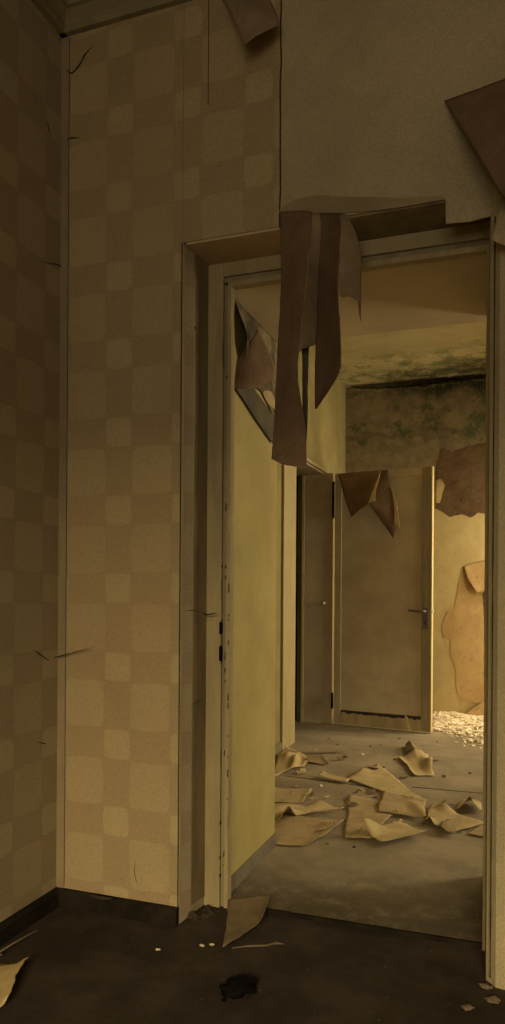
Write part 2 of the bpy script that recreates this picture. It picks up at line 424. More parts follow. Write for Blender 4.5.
# far room's left wall with the doorway
m = MB()
m.box(CXL-.25, CXL, PY1-.02, DY0, 0, ZF+.1)
m.box(CXL-.25, CXL, DY1, YFAR+.05, 0, ZF+.1)
m.box(CXL-.25, CXL, DY0, DY1, DZ, ZF+.1)
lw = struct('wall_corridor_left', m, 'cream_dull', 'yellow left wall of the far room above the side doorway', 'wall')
# little closet behind that doorway
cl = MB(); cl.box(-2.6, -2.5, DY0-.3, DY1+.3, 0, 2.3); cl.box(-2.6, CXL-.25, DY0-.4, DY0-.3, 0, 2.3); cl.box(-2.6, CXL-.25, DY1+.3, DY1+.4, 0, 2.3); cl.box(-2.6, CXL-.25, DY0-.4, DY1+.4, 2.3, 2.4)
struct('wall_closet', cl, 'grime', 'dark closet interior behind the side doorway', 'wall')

# cornice
prof = [(0, 0), (.022, 0), (.028, .012), (.028, .03), (.05, .05), (.062, .052), (.066, .075), (.10, .105), (.115, .107), (.12, .142), (0, .142)]
cm = MB(); cm.sweep(prof, (XL-.0, YB, 2.888), (XR, YB, 2.888), (0, -1, 0))
struct('trim_1', cm, 'cornice', 'stepped plaster cornice along the top of the back wall', 'cornice')
cm = MB(); cm.sweep(prof, (XL, YF, 2.888), (XL, YB, 2.888), (1, 0, 0))
struct('trim_2', cm, 'cornice', 'stepped plaster cornice along the top of the left wall', 'cornice')

# baseboards
bp = [(0, 0), (.024, 0), (.022, .045), (.012, .055), (0, .055)]
struct('baseboard_left', MB().sweep(bp, (XL, YF, 0), (XL, YB, 0), (1, 0, 0)), 'base_dark', 'low dark baseboard along the left wall', 'baseboard')
struct('baseboard_back', MB().sweep(bp, (XL, YB, 0), (-1.0, YB, 0), (0, -1, 0)), 'base_dark', 'low dark baseboard under the checked back wall', 'baseboard')
b2 = [(0, 0), (.012, 0), (.011, .043), (.005, .046), (0, .046)]
struct('baseboard_passage', MB().sweep(b2, (PX0+.003, PY0, ST), (PX0+.003, PY1, ST), (1, 0, 0)), 'base_grey', 'grey baseboard under the cream passage wall', 'baseboard')
b3 = [(0, 0), (.015, 0), (.014, .06), (.004, .065), (0, .065)]
struct('baseboard_corridor', MB().sweep(b3, (CXL, PY1, ST), (CXL, DY0-.325, ST), (1, 0, 0)), 'base_grey', 'grey baseboard of the far room beside the side doorway casing', 'baseboard')

# ------------------------------------------------------------------ near door frame
fr = thing('door_1', (-.5, 2.28, 0), 'old painted door frame without a door around the near doorway', 'door frame', kind='structure')
def chipped(name, x0, x1, y0, y1, z0, z1, mat, par, n=60, side=1):
    """vertical board whose inner edge is chipped"""
    m = MB(); rows = []
    for i in range(n+1):
        z = z0+(z1-z0)*i/n
        c = max(0, noise.noise(Vector((x0*9, z*9, 2)))-.25)*.012
        a, b = (x0, x1-c) if side > 0 else (x0+c, x1)
        rows.append([Vector((a, y1, z)), Vector((a, y0, z)), Vector((b, y0, z)), Vector((b, y1, z)), Vector((a, y1, z))])
    m.grid(rows); m.add(rows[0][:4], [(0, 1, 2, 3)]); m.add(rows[-1][:4], [(3, 2, 1, 0)])
    return obj(name, m, mat, par, bevel=.002)
L = chipped('jamb', -.984, -.928, 2.268, 2.305, .0, 2.135, 'frame', fr)
obj('stop', MB().box(-.928, -.914, 2.278, 2.305, .0, 2.06), 'frame_dull', L, bevel=.002)
chipped('stop_edge', -.914, -.900, 2.270, 2.305, .0, 2.052, 'frame', L, 60)
R_ = chipped('jamb', -.072, -.03, 2.268, 2.305, .0, 2.12, 'frame', fr, side=-1)
chipped('stop_edge', -.098, -.083, 2.270, 2.305, 0, 2.052, 'frame', R_, 60, -1)
obj('stop', MB().box(-.083, -.072, 2.280, 2.305, 0, 2.06), 'frame_dull', R_, bevel=.002)
hd = obj('head', MB().box(-.928, -.072, 2.268, 2.305, 2.085, 2.1365), 'frame', fr, bevel=.002)
obj('stop', MB().box(-.928, -.08, 2.279, 2.305, 2.068, 2.085), 'frame_dull', hd, bevel=.002)
obj('stop_edge', MB().box(-.914, -.083, 2.271, 2.305, 2.050, 2.068), 'frame', hd, bevel=.002)
ch = MB()
for i in range(26):
    zz = random.choice((random.uniform(.05, 1.0), random.uniform(.05, 1.9))); hh = random.uniform(.006, .035); xx = random.choice((-.9285, -.9135, -.902))
    ch.extrude([(xx-.0022, 2.267, zz), (xx+.0012, 2.267, zz+.004), (xx+.0016, 2.267, zz+hh), (xx-.001, 2.267, zz+hh*.8)], (0, .012, 0))
obj('chipped_paint', ch, 'grime', L)
sp = MB()
z1, z2 = ony(219, 622, 2.268).z, ony(219, 661, 2.268).z
obj('strike_plate', MB().box(-.9295, -.9265, 2.266, 2.28, z2-.01, z1+.01), 'base_grey', L)
for a, b in ((622, 634), (646, 661)):
    obj('latch_hole', MB().box(-.934, -.926, 2.2655, 2.279, ony(219, b, 2.268).z, ony(219, a, 2.268).z), 'black', L)

# ------------------------------------------------------------------ side doorway at the far left
cs = thing('door_3', (CXL, DY0, ST), 'yellow painted casing and deep grey reveal of the side doorway at the far left', 'door frame', kind='structure')
obj('casing', MB().box(CXL-.03, CXL+.018, DY0-.325, DY0-.225, ST, DZ+.02), 'casing', cs, bevel=.003)
obj('casing', MB().box(CXL-.08, CXL+.003, DY0-.215, DY0, ST, DZ+.0), 'casing', cs, bevel=.003)
obj('head_casing', MB().box(CXL-.004, CXL+.02, DY0-.06, DY1+.04, DZ, DZ+.022), 'casing', cs, bevel=.003)
rp = obj('reveal_panel', MB().box(CXL-.155, CXL+.069, DY1-.012, DY1+.0, ST, DZ), 'reveal_door', cs, bevel=.002)
obj('reveal_edge', MB().box(CXL-.180, CXL-.158, DY1-.02, DY1, ST, DZ-.01), 'door_edge', cs, bevel=.002)
obj('soffit_panel', MB().box(CXL-.3, CXL-.004, DY0, DY1, DZ-.008, DZ), 'reveal_door', cs)
kz = ony(325, 603, DY1).z; kx = ony(325, 603, DY1).x
kn = MB().tube([(kx, DY1-.012, kz), (kx, DY1-.03, kz), (kx, DY1-.034, kz), (kx, DY1-.05, kz), (kx, DY1-.055, kz)], [.005, .005, .012, .013, .006], 12)
kn.tube([(kx-.03, DY1-.016, kz-.004), (kx, DY1-.02, kz-.001)], .004, 8)
obj('knob', kn, 'brass', rp, smooth=True)
# inner leaf folded back inside the closet
cd = thing('closet_door', (CXL-.4, DY1-.03, ST), 'dark door leaf folded back inside the far side doorway', 'door')
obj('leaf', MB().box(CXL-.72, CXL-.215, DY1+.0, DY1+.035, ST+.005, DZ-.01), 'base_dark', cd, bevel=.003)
obj('dark_gap', MB().box(CXL-.245, CXL-.218, DY1-.006, DY1+.0, ST+.005, DZ-.01), 'black', cd)  # black strip painted in for the unlit gap beside the leaf

# ------------------------------------------------------------------ open far door leaf
hA = Vector((-1.352, 5.605, 0)); hB = Vector((-.600, 5.505, 0))
dd = (hB-hA).normalized(); dn = Vector((dd.y, -dd.x, 0))        # towards the viewer
W = (hB-hA).length; DH = 1.93; Z0 = ST+.012
def dbox(m, s0, s1, n0, n1, z0, z1):
    p = [hA+dd*s+dn*n for s, n in ((s0, n1), (s1, n1), (s1, n0), (s0, n0))]
    return m.prism([(q.x, q.y) for q in p], z0, z1)
dr = thing('door_2', (hA.x, hA.y, ST), 'grey-brown door leaf standing open into the far room, lever handle at right', 'door', kind='structure')
lf = obj('leaf', dbox(MB(), .0, W-.012, -.034, -.004, Z0, Z0+DH), 'door', dr, bevel=.002)
obj('hinge_stile', dbox(MB(), .004, .058, -.004, .004, Z0+.0, Z0+DH), 'reveal_door', dr, bevel=.002)
obj('lock_stile', dbox(MB(), W-.074, W-.012, -.004, .005, Z0, Z0+DH+.004), 'frame_dull', dr, bevel=.002)
obj('edge_strip', dbox(MB(), W-.012, W, -.036, .006, Z0, Z0+DH+.006), 'door_edge', dr, bevel=.002)
obj('top_rail', dbox(MB(), .058, W-.074, -.004, .004, Z0+DH-.055, Z0+DH), 'door', dr, bevel=.002)
# broken bottom rail with ragged top
m = MB(); n = 26; rows_t = []
for i in range(n):
    s0 = .062+(W-.14)*i/n; s1 = .062+(W-.14)*(i+1)/n
    h0 = .085+.022*noise.noise(Vector((i*.55, 1, 0)))+.01*noise.noise(Vector((i*1.9, 4, 0)))
    h1 = .085+.022*noise.noise(Vector(((i+1)*.55, 1, 0)))+.01*noise.noise(Vector(((i+1)*1.9, 4, 0)))
    pl = [hA+dd*s0+dn*.004, hA+dd*s1+dn*.004]
    m.extrude([pl[0]+Vector((0, 0, Z0)), pl[1]+Vector((0, 0, Z0)), pl[1]+Vector((0, 0, Z0+h1)), pl[0]+Vector((0, 0, Z0+h0))], dn*.006)
obj('broken_kick_board', m, 'frame', dr)
m = MB()
dbox(m, .062, W-.08, -.004, .0025, Z0+.005, Z0+.108)
obj('rotten_gap', m, 'grime', dr)
fl = [hA+dd*(W-.19)+dn*.015+Vector((0, 0, Z0+.11)), hA+dd*(W-.165)+dn*.03+Vector((0, 0, Z0+.1)), hA+dd*(W-.135)+dn*.05+Vector((0, 0, Z0+.01)), hA+dd*(W-.165)+dn*.04+Vector((0, 0, Z0+.02))]
obj('paint_splinter', MB().extrude(fl, dn*.004), 'curl_pale', dr)
hz = ony(424, 611, 5.52).z
hp = obj('lock_plate', dbox(MB(), W-.066, W-.026, .005, .011, hz-.13, hz+.02), 'metal', dr, bevel=.002)
c = hA+dd*(W-.046)+dn*.011+Vector((0, 0, hz))
hl = MB().tube([c, c+dn*.03, c+dn*.042-dd*.006, c+dn*.045-dd*.03, c+dn*.043-dd*.085+Vector((0, 0, .004)), c+dn*.04-dd*.115+Vector((0, 0, .006))], [.011, .010, .0095, .008, .0075, .006], 10)
obj('lever_handle', hl, 'metal', dr, smooth=True)
obj('keyhole', dbox(MB(), W-.05, W-.042, .011, .0125, hz-.1, hz-.07), 'black', dr)
obj('latch_bolt', dbox(MB(), W, W+.008, -.02, -.006, hz-.01, hz+.012), 'brass', dr)
for zz, hl_ in ((1.75, .14), (.2, .06)):
    hg = MB().tube([hA+dn*.012-dd*.006+Vector((0, 0, zz-hl_)), hA+dn*.012-dd*.006+Vector((0, 0, zz+hl_))], .009, 10)
    obj('hinge', hg, 'black', dr)

# ------------------------------------------------------------------ far wall details
def patch(name, pts, mat, parent, Y, t):
    q = []
    for i in range(len(pts)):
        a = Vector((*pts[i], 0)); b = Vector((*pts[(i+1) % len(pts)], 0)); k = max(1, int((b-a).length/4))
        for j in range(k):
            p = a.lerp(b, j/k); w = noise.noise_vector(p*.35)*1.3
            q.append(ony(p.x+w.x, p.y+w.y, Y))
    return obj(name, MB().extrude(q, (0, -t, 0)), mat, parent)
patch('bare_patch', [(436, 470), (441, 447), (452, 452), (470, 446), (500, 441), (500, 515), (478, 513), (470, 518), (462, 514), (450, 517), (444, 512), (436, 508)], 'bare_brown', farw, YFAR, .003)
patch('bare_patch', [(463, 567), (457, 590), (455, 608), (446, 614), (442, 626), (443, 637), (452, 640), (450, 655), (456, 668), (456, 690), (462, 702), (500, 706), (500, 590), (480, 592), (470, 580)], 'bare_tan', farw, YFAR, .003)
patch('pale_patch', [(436, 480), (441, 479), (445, 485), (442, 494), (440, 503), (436, 503)], 'far_wall', farw, YFAR, .005)
cu = sheet_mb([[(463.5, 566.5, 6.343), (476, 562, 6.346), (500, 558, 6.346)], [(467.5, 579, 6.332), (478, 576, 6.34), (500, 574, 6.346)], [(477, 592.5, 6.318), (483, 592, 6.326), (500, 591, 6.335)]], 5, 5)
obj('peeling_curl', cu, 'bare_tan', farw, smooth=True, solid=.002)
sh = patch('bare_patch', [(483, 592), (500, 592), (500, 626), (485, 622)], 'bare_brown', farw, YFAR, .006)
# sagging ledge of plaster under the mouldy ceiling edge
lm = MB()
A = spline([(352, 386), (380, 386), (410, 384), (440, 380), (470, 377), (500, 374)], 8); 
for i in range(len(A)-1):
    p, q = ony(*A[i], 6.32), ony(*A[i+1], 6.32)
    def hh(i): return .05+.03*noise.noise(Vector((i*.33, 0, 7)))+.015*noise.noise(Vector((i*1.1, 0, 2)))
    lm.add([Vector((p.x, YFAR, p.z)), Vector((q.x, YFAR, q.z)), Vector((q.x, YFAR-.05-hh(i+1)*.5, q.z-hh(i+1))), Vector((p.x, YFAR-.05-hh(i)*.5, p.z-hh(i)))], [(0, 1, 2, 3)])
obj('sagging_paper', lm, 'far_ceiling', farw, smooth=True, solid=.003)

# ------------------------------------------------------------------ hanging strips of wallpaper over the doorway
G = 'torn wallpaper hanging over the near doorway'
def hang(name, rows, mat, label, group=G, cat='wallpaper strip', nu=6, nv=6, ragged=.004, seed=1, solid=.0015):
    o = base_origin(obj(name, sheet_mb(rows, nu, nv, .0015, seed, ragged), mat, smooth=True, solid=solid))
    return tag(o, label, cat, group)
YH = 2.100
hang('hanging_wallpaper_strip', [
    [(280, 212, YH), (291, 211, YH-.004), (302, 211, YH-.01), (312, 212, YH-.012)],
    [(281, 240, YH-.004), (290, 240, YH-.02), (300, 240, YH-.035), (310, 240, YH-.05)],
    [(281, 285, YH-.005), (289, 285, YH-.025), (298, 285, YH-.045), (306.5, 285, YH-.06)],
    [(278.5, 335, YH-.01), (286, 335, YH-.03), (293, 336, YH-.05), (300.5, 338, YH-.06)],
    [(276.5, 376, YH-.012), (283, 376, YH-.03), (290, 376, YH-.05), (297.6, 376, YH-.06)],
    [(274.5, 420, YH-.02), (284, 421, YH-.035), (295, 422, YH-.05), (305, 422, YH-.055)],
    [(272.5, 445, YH-.035), (283, 446, YH-.05), (295, 447, YH-.06), (306.5, 448, YH-.065)],
    [(271.5, 459, YH-.055), (283, 464, YH-.07), (295, 466, YH-.08), (306.5, 465, YH-.08)]], 'flap',
    'longest hanging strip of brown wallpaper, flared at its lower end, before the cream wall', seed=2)
hang('hanging_wallpaper_strip', [
    [(311, 213, YH-.006), (316, 213, YH-.002), (322, 213, YH+.002)],
    [(308.5, 250, YH-.055), (314, 250, YH-.03), (320, 250, YH-.006)],
    [(306, 284, YH-.066), (312, 284, YH-.035), (318, 284, YH-.006)],
    [(301, 325, YH-.07), (309, 325, YH-.04), (317, 325, YH-.008)],
    [(299.5, 351, YH-.07), (308, 347.5, YH-.04), (315.5, 345, YH-.008)]], 'flap_lit_pale',
    'pale narrow fold between the longest strip and the dark pointed strip, torn off halfway', seed=4, ragged=.012)
hang('hanging_wallpaper_strip', [
    [(320, 213, YH), (326, 213, YH), (333, 213, YH-.004), (342, 213, YH-.012)],
    [(318.5, 250, YH+.0), (325, 250, YH-.02), (332, 250, YH-.04), (340.5, 250, YH-.065)],
    [(317, 284, YH+.0), (323, 284, YH-.022), (330, 284, YH-.045), (337.5, 284, YH-.075)],
    [(315.5, 325, YH+.0), (323, 325, YH-.025), (331, 325, YH-.05), (340, 325, YH-.08)],
    [(315.5, 350, YH-.002), (323, 355, YH-.02), (331, 360, YH-.048), (341, 362, YH-.08)],
    [(315, 372, YH-.002), (321, 375, YH-.02), (328, 377, YH-.038), (338, 375, YH-.075)],
    [(314.8, 390, YH-.002), (318, 391, YH-.012), (323, 391, YH-.025), (330, 389, YH-.06)],
    [(315, 408, YH-.002), (315.6, 409, YH-.004), (316.5, 409, YH-.006), (317.5, 407, YH-.02)]], 'flap_shaded_dark',
    'darkest wallpaper strip ending in a point, right of the longest strip', seed=5)
hang('hanging_wallpaper_strip', [
    [(340, 214, YH-.012), (343, 214, YH-.006), (346, 214, YH-.004)],
    [(341, 232, YH-.06), (349, 232, YH-.035), (356, 233, YH-.01)],
    [(339, 256, YH-.068), (351, 255, YH-.05), (361, 255, YH-.015)],
    [(339, 278, YH-.075), (350, 278, YH-.05), (361, 278, YH-.02)],
    [(341, 297, YH-.078), (351, 297, YH-.052), (360.5, 303, YH-.022)]], 'flap_lit_pale',
    'short pale wallpaper strip at the right end of the hanging strips', seed=8, ragged=.003)
hang('hanging_wallpaper_strip', [
    [(302, 346, YH-.02), (305.5, 346, YH-.015), (309, 346, YH-.012)],
    [(302.5, 385, YH-.02), (305.5, 385, YH-.012), (308, 385, YH-.012)],
    [(303, 415, YH-.02), (305.5, 415, YH-.015), (308, 415, YH-.012)],
    [(304.5, 441, YH-.02), (305.5, 443, YH-.016), (306.5, 440, YH-.014)]], 'shadow_and_tatter',
    'thin dark tatter below the pale narrow fold, beside the longest strip', seed=15)
tip = [ony(357.5, 297, YH-.026), ony(361, 297, YH-.02), ony(361, 323, YH-.02), ony(359.5, 316, YH-.022)]
o = obj('hanging_wallpaper_strip', MB().extrude(tip, (0, -.0015, 0)), 'flap_shaded_dark'); base_origin(o)
tag(o, 'thin dark tatter hanging below the short pale strip', 'wallpaper strip', G)

# flap peeling from the cream passage wall (behind the longest strip)
def worldsheet(name, rows, mat, label, cat, group=None, solid=.0015, n=5, seed=0, parent=None):
    r2 = [[Vector(q) for q in spline([tuple(p) for p in r], n)] for r in rows]
    cols = [spline([tuple(r[j]) for r in r2], n) for j in range(len(r2[0]))]
    g = [[Vector(cols[j][i])+Vector((0, .002*noise.noise(Vector(cols[j][i])*17+Vector((seed, 0, 0))), 0)) for j in range(len(cols))] for i in range(len(cols[0]))]
    o = obj(name, MB().grid(g), mat, parent, smooth=True, solid=solid)
    if parent is None: base_origin(o); tag(o, label, cat, group)
    return o
def P(px, py, Y): return tuple(ony(px, py, Y))
worldsheet('peeling_wallpaper_flap', [
    [P(242, 352, 2.45), P(251, 340, 2.48), P(258, 329, 2.52)],
    [P(234, 362, 2.41), P(252, 358, 2.46), P(268, 350, 2.55)],
    [P(233, 376, 2.40), P(253, 375, 2.45), P(275, 366, 2.58)],
    [P(233, 387, 2.38), P(252, 389, 2.44), P(275, 379, 2.57)]], 'flap',
    'brown wallpaper flap curling off the cream passage wall left of the longest strip', 'wallpaper flap', seed=3)
# paper still clinging above it
worldsheet('peeling_wallpaper_flap', [
    [(PX0+.012, 2.36, 2.052), (PX0+.01, 2.5, 2.052), (PX0+.009, 2.7, 2.052), (PX0+.008, 2.86, 2.052)],
    [(PX0+.03, 2.37, 2.00), (PX0+.014, 2.5, 1.99), (PX0+.012, 2.7, 1.97), (PX0+.01, 2.86, 1.96)],
    [(PX0+.045, 2.41, 1.93), (PX0+.018, 2.53, 1.90), (PX0+.014, 2.7, 1.88), (PX0+.01, 2.86, 1.84)],
    [(PX0+.016, 2.44, 1.85), (PX0+.012, 2.55, 1.80), (PX0+.01, 2.7, 1.80), (PX0+.01, 2.86, 1.70)]], 'soffit_stained',
    'stained brown paper loosening along the top of the cream passage wall', 'wallpaper flap', seed=6)
def XP(px, py, d): return tuple(onx(px, py, PX0+d))
worldsheet('peeling_wallpaper_flap', [  # thin dark sheet stands for the shadow cast by the brown flap
    [XP(234, 386, .012), XP(243, 386, .014), XP(252, 386, .012)],
    [XP(245, 402, .012), XP(254, 402, .015), XP(263, 401, .012)],
    [XP(257, 421, .012), XP(264, 417, .014), XP(270, 411, .012)],
    [XP(273, 444, .012), XP(276, 434, .013), XP(279, 424, .012)]], 'shadow_and_tatter',
    'dark narrow diagonal sheet standing for the shadow of the brown flap on the cream wall', 'wallpaper flap', seed=9)
worldsheet('peeling_wallpaper_flap', [
    [XP(258, 378, .010), XP(268, 376, .010), XP(279, 374, .008)],
    [XP(262, 392, .010), XP(270, 392, .012), XP(279, 392, .008)],
    [XP(268, 404, .010), XP(273, 408, .012), XP(279, 414, .008)]], 'flap_tan',
    'tan paper remnant on the cream wall between the painted flap shadow and the longest strip', 'wallpaper flap', seed=10)

# big flap at the upper right
def R3(px, py, Y): return P(px, py, Y)
worldsheet('peeling_wallpaper_flap', [
    [R3(444.5, 101, 2.10), R3(475, 90, 2.098), R3(505, 79, 2.10), R3(560, 62, 2.10)],
    [R3(455, 117, 2.06), R3(482, 108, 2.05), R3(512, 103, 2.05), R3(562, 92, 2.06)],
    [R3(471, 143, 2.01), R3(494, 140, 1.99), R3(520, 138, 1.99), R3(564, 132, 2.01)],
    [R3(488, 171, 1.975), R3(505, 170, 1.96), R3(527, 170, 1.955), R3(566, 166, 1.97)],
    [R3(505, 199, 1.97), R3(516, 200, 1.955), R3(533, 200, 1.95), R3(568, 198, 1.96)]], 'flap',
    'large brown triangular wallpaper flap peeling off the wall at the upper right', 'wallpaper flap', seed=12)
worldsheet('peeling_wallpaper_flap', [
    [R3(503, 196, 2.055), R3(515, 196, 2.05), R3(535, 196, 2.05)],
    [R3(497, 218, 2.04), R3(511, 218, 2.03), R3(535, 218, 2.04)],
    [R3(491.5, 240, 2.02), R3(508, 246, 2.01), R3(535, 246, 2.03)]], 'plaster_front',
    'small loose paper corner at the top of the right jamb below the big flap', 'wallpaper flap', seed=14)
# small curl near the ceiling
worldsheet('peeling_wallpaper_flap', [
    [R3(220, -4, 2.114), R3(240, -6, 2.114), R3(268, -4, 2.114)],
    [R3(229, 9, 2.06), R3(247, 5, 2.05), R3(274, 8, 2.075)],
    [R3(237, 28, 2.03), R3(252, 22, 2.02), R3(279, 23, 2.05)],
    [R3(244, 46, 2.01), R3(255, 37, 2.00), R3(274, 27, 2.03)]], 'flap_lit_pale',
    'small curled corner of wallpaper hanging near the ceiling at the top of the picture', 'wallpaper flap', seed=16)
# sheet drooping over the top of the far door
fd = thing('drooping_wallpaper', tuple(hA+Vector((.2, -.06, 1.75))), 'brown wallpaper sheet drooping over the top left of the open far door', 'wallpaper flap')
worldsheet('left_fold', [
    [R3(338, 474, 5.56), R3(358, 472, 5.55), R3(381, 470.5, 5.54)],
    [R3(342, 488, 5.52), R3(360, 486, 5.50), R3(378.5, 483, 5.47)],
    [R3(346, 502, 5.50), R3(360, 499, 5.47), R3(374, 494, 5.44)],
    [R3(351.5, 517, 5.49), R3(360, 509.5, 5.46), R3(371, 501.5, 5.43)]], 'flap', '', '', seed=20, parent=fd)
worldsheet('right_fold', [
    [R3(381, 470.5, 5.54), R3(384, 470.3, 5.535), R3(387.5, 470, 5.53)],
    [R3(376.5, 488, 5.47), R3(384, 488, 5.465), R3(391, 487, 5.47)],
    [R3(370, 503, 5.43), R3(383, 508, 5.43), R3(394.5, 506, 5.45)],
    [R3(380, 519, 5.44), R3(389, 522, 5.43), R3(397, 522, 5.44)],
    [R3(392, 536, 5.44), R3(393.5, 538, 5.43), R3(395, 531, 5.43)]], 'flap_shaded_dark', '', '', seed=22, parent=fd)
worldsheet('curled_edge', [
    [R3(391, 488, 5.468), R3(391.8, 488, 5.46)],
    [R3(394, 506, 5.448), R3(397, 506, 5.43)],
    [R3(394.5, 524, 5.43), R3(400, 529, 5.41)]], 'curl_pale', '', '', seed=23, parent=fd)
worldsheet('curled_edge', [
    [R3(379.5, 474, 5.50), R3(380.3, 474, 5.49)],
    [R3(371, 495, 5.435), R3(375.5, 492, 5.42)],
    [R3(368.5, 503, 5.425), R3(375, 501, 5.40)]], 'curl_pale', '', '', seed=24, parent=fd)

# ------------------------------------------------------------------ tears in the wallpaper and corner cracks (on the walls)
def crack(parent, pts, Y, w, mat='grime', axis='y', lift=.004):
    f = (lambda a, b: ony(a, b, Y)) if axis == 'y' else (lambda a, b: onx(a, b, Y))
    q = [f(*p) for p in spline(pts, 5)]
    o_ = Vector((0, -lift, 0)) if axis == 'y' else Vector((lift, 0, 0))
    k = len(q)
    return obj('torn_edge', MB().tube([p+o_ for p in q], [max(.0004, .55*w*math.sin(PI*(i+.6)/k)*(1+.6*noise.noise(q[i]*60))) for i in range(k)], 5), mat, parent)
crack(back, [(66, 212/3.885+14), (72, 74), (80, 66), (86, 55), (95, 45)], YB, .005)
crack(back, [(68, 143), (70, 139), (82, 138.5)], YB, .004)
crack(back, [(47, 661), (57, 657), (72, 653), (95, 647)], YB-.02, .0035)
crack(wl, [(48, 661), (40, 655), (33, 650)], XL, .004, axis='x')
crack(wl, [(36, 742), (46, 744)], XL, .003, axis='x')
crack(wl, [(46, 121), (49, 135)], XL, .003, axis='x')
crack(wl, [(40, 262), (57, 265), (68, 272), (73, 274)], XL, .003, axis='x')
crack(back, [(185, 611), (195, 610.5), (203, 612)], 2.13, .002)
crack(back, [(203, 611.5), (207, 614.5), (218, 613)], 2.24, .0045)
crack(back, [(193, 704), (198, 701), (203, 699)], 2.18, .003)
crack(back, [(195, 327), (197, 330)], 2.17, .004)
crack(back, [(136, 862), (135, 872), (138, 884)], YB, .002)
# seam lines of the wallpaper lengths
obj('paper_overlap', MB().box(XL, XL+.03, YB-.0042, YB-.002, .055, 2.885), 'paper_plain', back)
obj('paper_seam', MB().box(XL+.030, XL+.0313, YB-.0046, YB-.002, .06, 2.88), 'grime', back)
obj('paper_seam', MB().box(-1.004, -1.0015, YB-.0045, YB-.002, .05, 2.137), 'grime', back)
obj('paper_seam', MB().box(xs0-.001, xs0+.001, YB-.0042, YB-.003, 2.55, 2.885), 'grime', back)
obj('paper_seam', MB().extrude([(e[0]+.0005, YB, e[2]) for e in edge]+[(e[0]+.004, YB, e[2]) for e in edge[::-1]], (0, -.0022, 0)), 'grime', back)
# rotten foot of the left reveal
rf = MB()
for i in range(9):
    c_ = Vector((-.985+random.uniform(-.02, .045), 2.2+random.uniform(-.05, .05), .0)); r = random.uniform(.012, .03)
    vs = [c_+Vector((r*math.cos(a)*random.uniform(.6, 1.1), r*math.sin(a)*random.uniform(.6, 1.1), 0)) for a in [k*PI/3 for k in range(6)]]+[c_+Vector((0, 0, r*.8))]
    rf.add(vs, [(k, (k+1) % 6, 6) for k in range(6)]+[(5, 4, 3, 2, 1, 0)])
tag(base_origin(obj('plaster_crumbs', rf, 'grime')), 'dark crumbled plaster heap at the foot of the left reveal', 'rubble', kind='stuff')
worldsheet('paper_sliver', [[P(88, 893.5, 2.07), P(100, 896, 2.065), P(113, 898, 2.07)], [P(91, 898, 2.07), P(102, 899.5, 2.06), P(112, 899.5, 2.07)]], 'grime',
           'thin torn paper sliver stuck on the baseboard of the checked back wall', 'paper scrap', seed=31)

# ------------------------------------------------------------------ fallen papers
FG = 'fallen wallpaper sheets on the far floor'
count = [0]
def fallen(quad, label, mat='paper_a', curl=None, tents=(), arch=(), amp=.004, z=ST, group=FG, name='fallen_wallpaper_sheet', n=16, jit=.012, seed=None, solid=.0016, lift=None):
    """quad: photo corners (near-left, near-right, far-right, far-left) of a sheet lying on the floor"""
    k = count[0]; count[0] += 1; sd = k*3.7 if seed is None else seed
    b = z+.003+(.0022*(k % 9) if lift is None else lift)
    c = [onz(*q, b) for q in quad]
    rows = []
    for i in range(n+1):
        v = i/n; row = []
        for j in range(n+1):
            u = j/n
            p = c[0].lerp(c[1], u).lerp(c[3].lerp(c[2], u), v)
            e = min(u, 1-u, v, 1-v)
            w = noise.noise_vector(Vector((p.x*9+sd, p.y*9, sd)))
            if e < .001:
                w2 = noise.noise_vector(Vector((p.x*38+sd, p.y*38, sd+2)))
                p = p+Vector((w.x*jit+w2.x*jit*.5, w.y*jit+w2.y*jit*.5, 0))
            h = amp*(noise.noise(Vector((p.x*7+sd, p.y*7, 1)))+.5)
            for (tu, tv, th_, tr) in tents:
                d2 = ((u-tu)**2+(v-tv)**2)/tr**2
                
                fa = sd*1.3+tu*5
                dl = abs((u-tu)*math.cos(fa)+(v-tv)*math.sin(fa))/tr; da = abs(-(u-tu)*math.sin(fa)+(v-tv)*math.cos(fa))/(tr*2.6)
                h += th_*max(0, 1-dl)*max(0, 1-da*da)
            if curl:
                for (edge_, hh_, ww_) in curl:
                    d_ = {'l': u, 'r': 1-u, 'n': v, 'f': 1-v}[edge_]
                    if d_ < ww_: h += .65*hh_*(1-d_/ww_)**1.6
            for (edge_, a0_, a1_, hh_, dp_) in arch:
                q_, d_ = {'n': (u, v), 'f': (u, 1-v), 'l': (v, u), 'r': (v, 1-u)}[edge_]
                if a0_ < q_ < a1_ and d_ < dp_:
                    f_ = (q_-a0_)/(a1_-a0_); h += hh_*(1-abs(2*f_-1))*(1-d_/dp_)
            p.z = b+max(0, h)
            row.append(p)
        rows.append(row)
    o = base_origin(obj(name, MB().grid(rows), mat, smooth=True, solid=solid))
    return tag(o, label, 'paper' if name == 'fallen_wallpaper_sheet' else 'scrap', group)
# along the left side, from the far end to the near
fallen([(270, 778), (302, 767), (310, 763), (284, 748)], 'crumpled pale paper strips piled at the left below the side doorway casing', 'paper_b', tents=[(.3, .5, .04, .22), (.65, .4, .035, .16), (.5, .7, .03, .15)], arch=[('r', .2, .8, .03, .4)], curl=[('f', .03, .3)], amp=.016)
fallen([(304, 762), (330, 766), (323, 757), (303, 757)], 'small orange-brown paper scrap right of the piled strips', 'paper_c', curl=[('r', .015, .3)])
fallen([(268, 803), (304, 803), (312, 790), (270, 788)], 'flat tan sheet at the left edge, behind the tented sheet', 'paper_b', curl=[('r', .012, .2)], amp=.005)
fallen([(268, 824), (314, 812), (345, 808), (268, 804)], 'tented paper with a dark hollow lying over the big left sheet', 'paper_b', tents=[(.1, .6, .02, .2)], arch=[('n', .2, .62, .06, .55), ('f', .5, .9, .03, .4)], amp=.006, lift=.016)
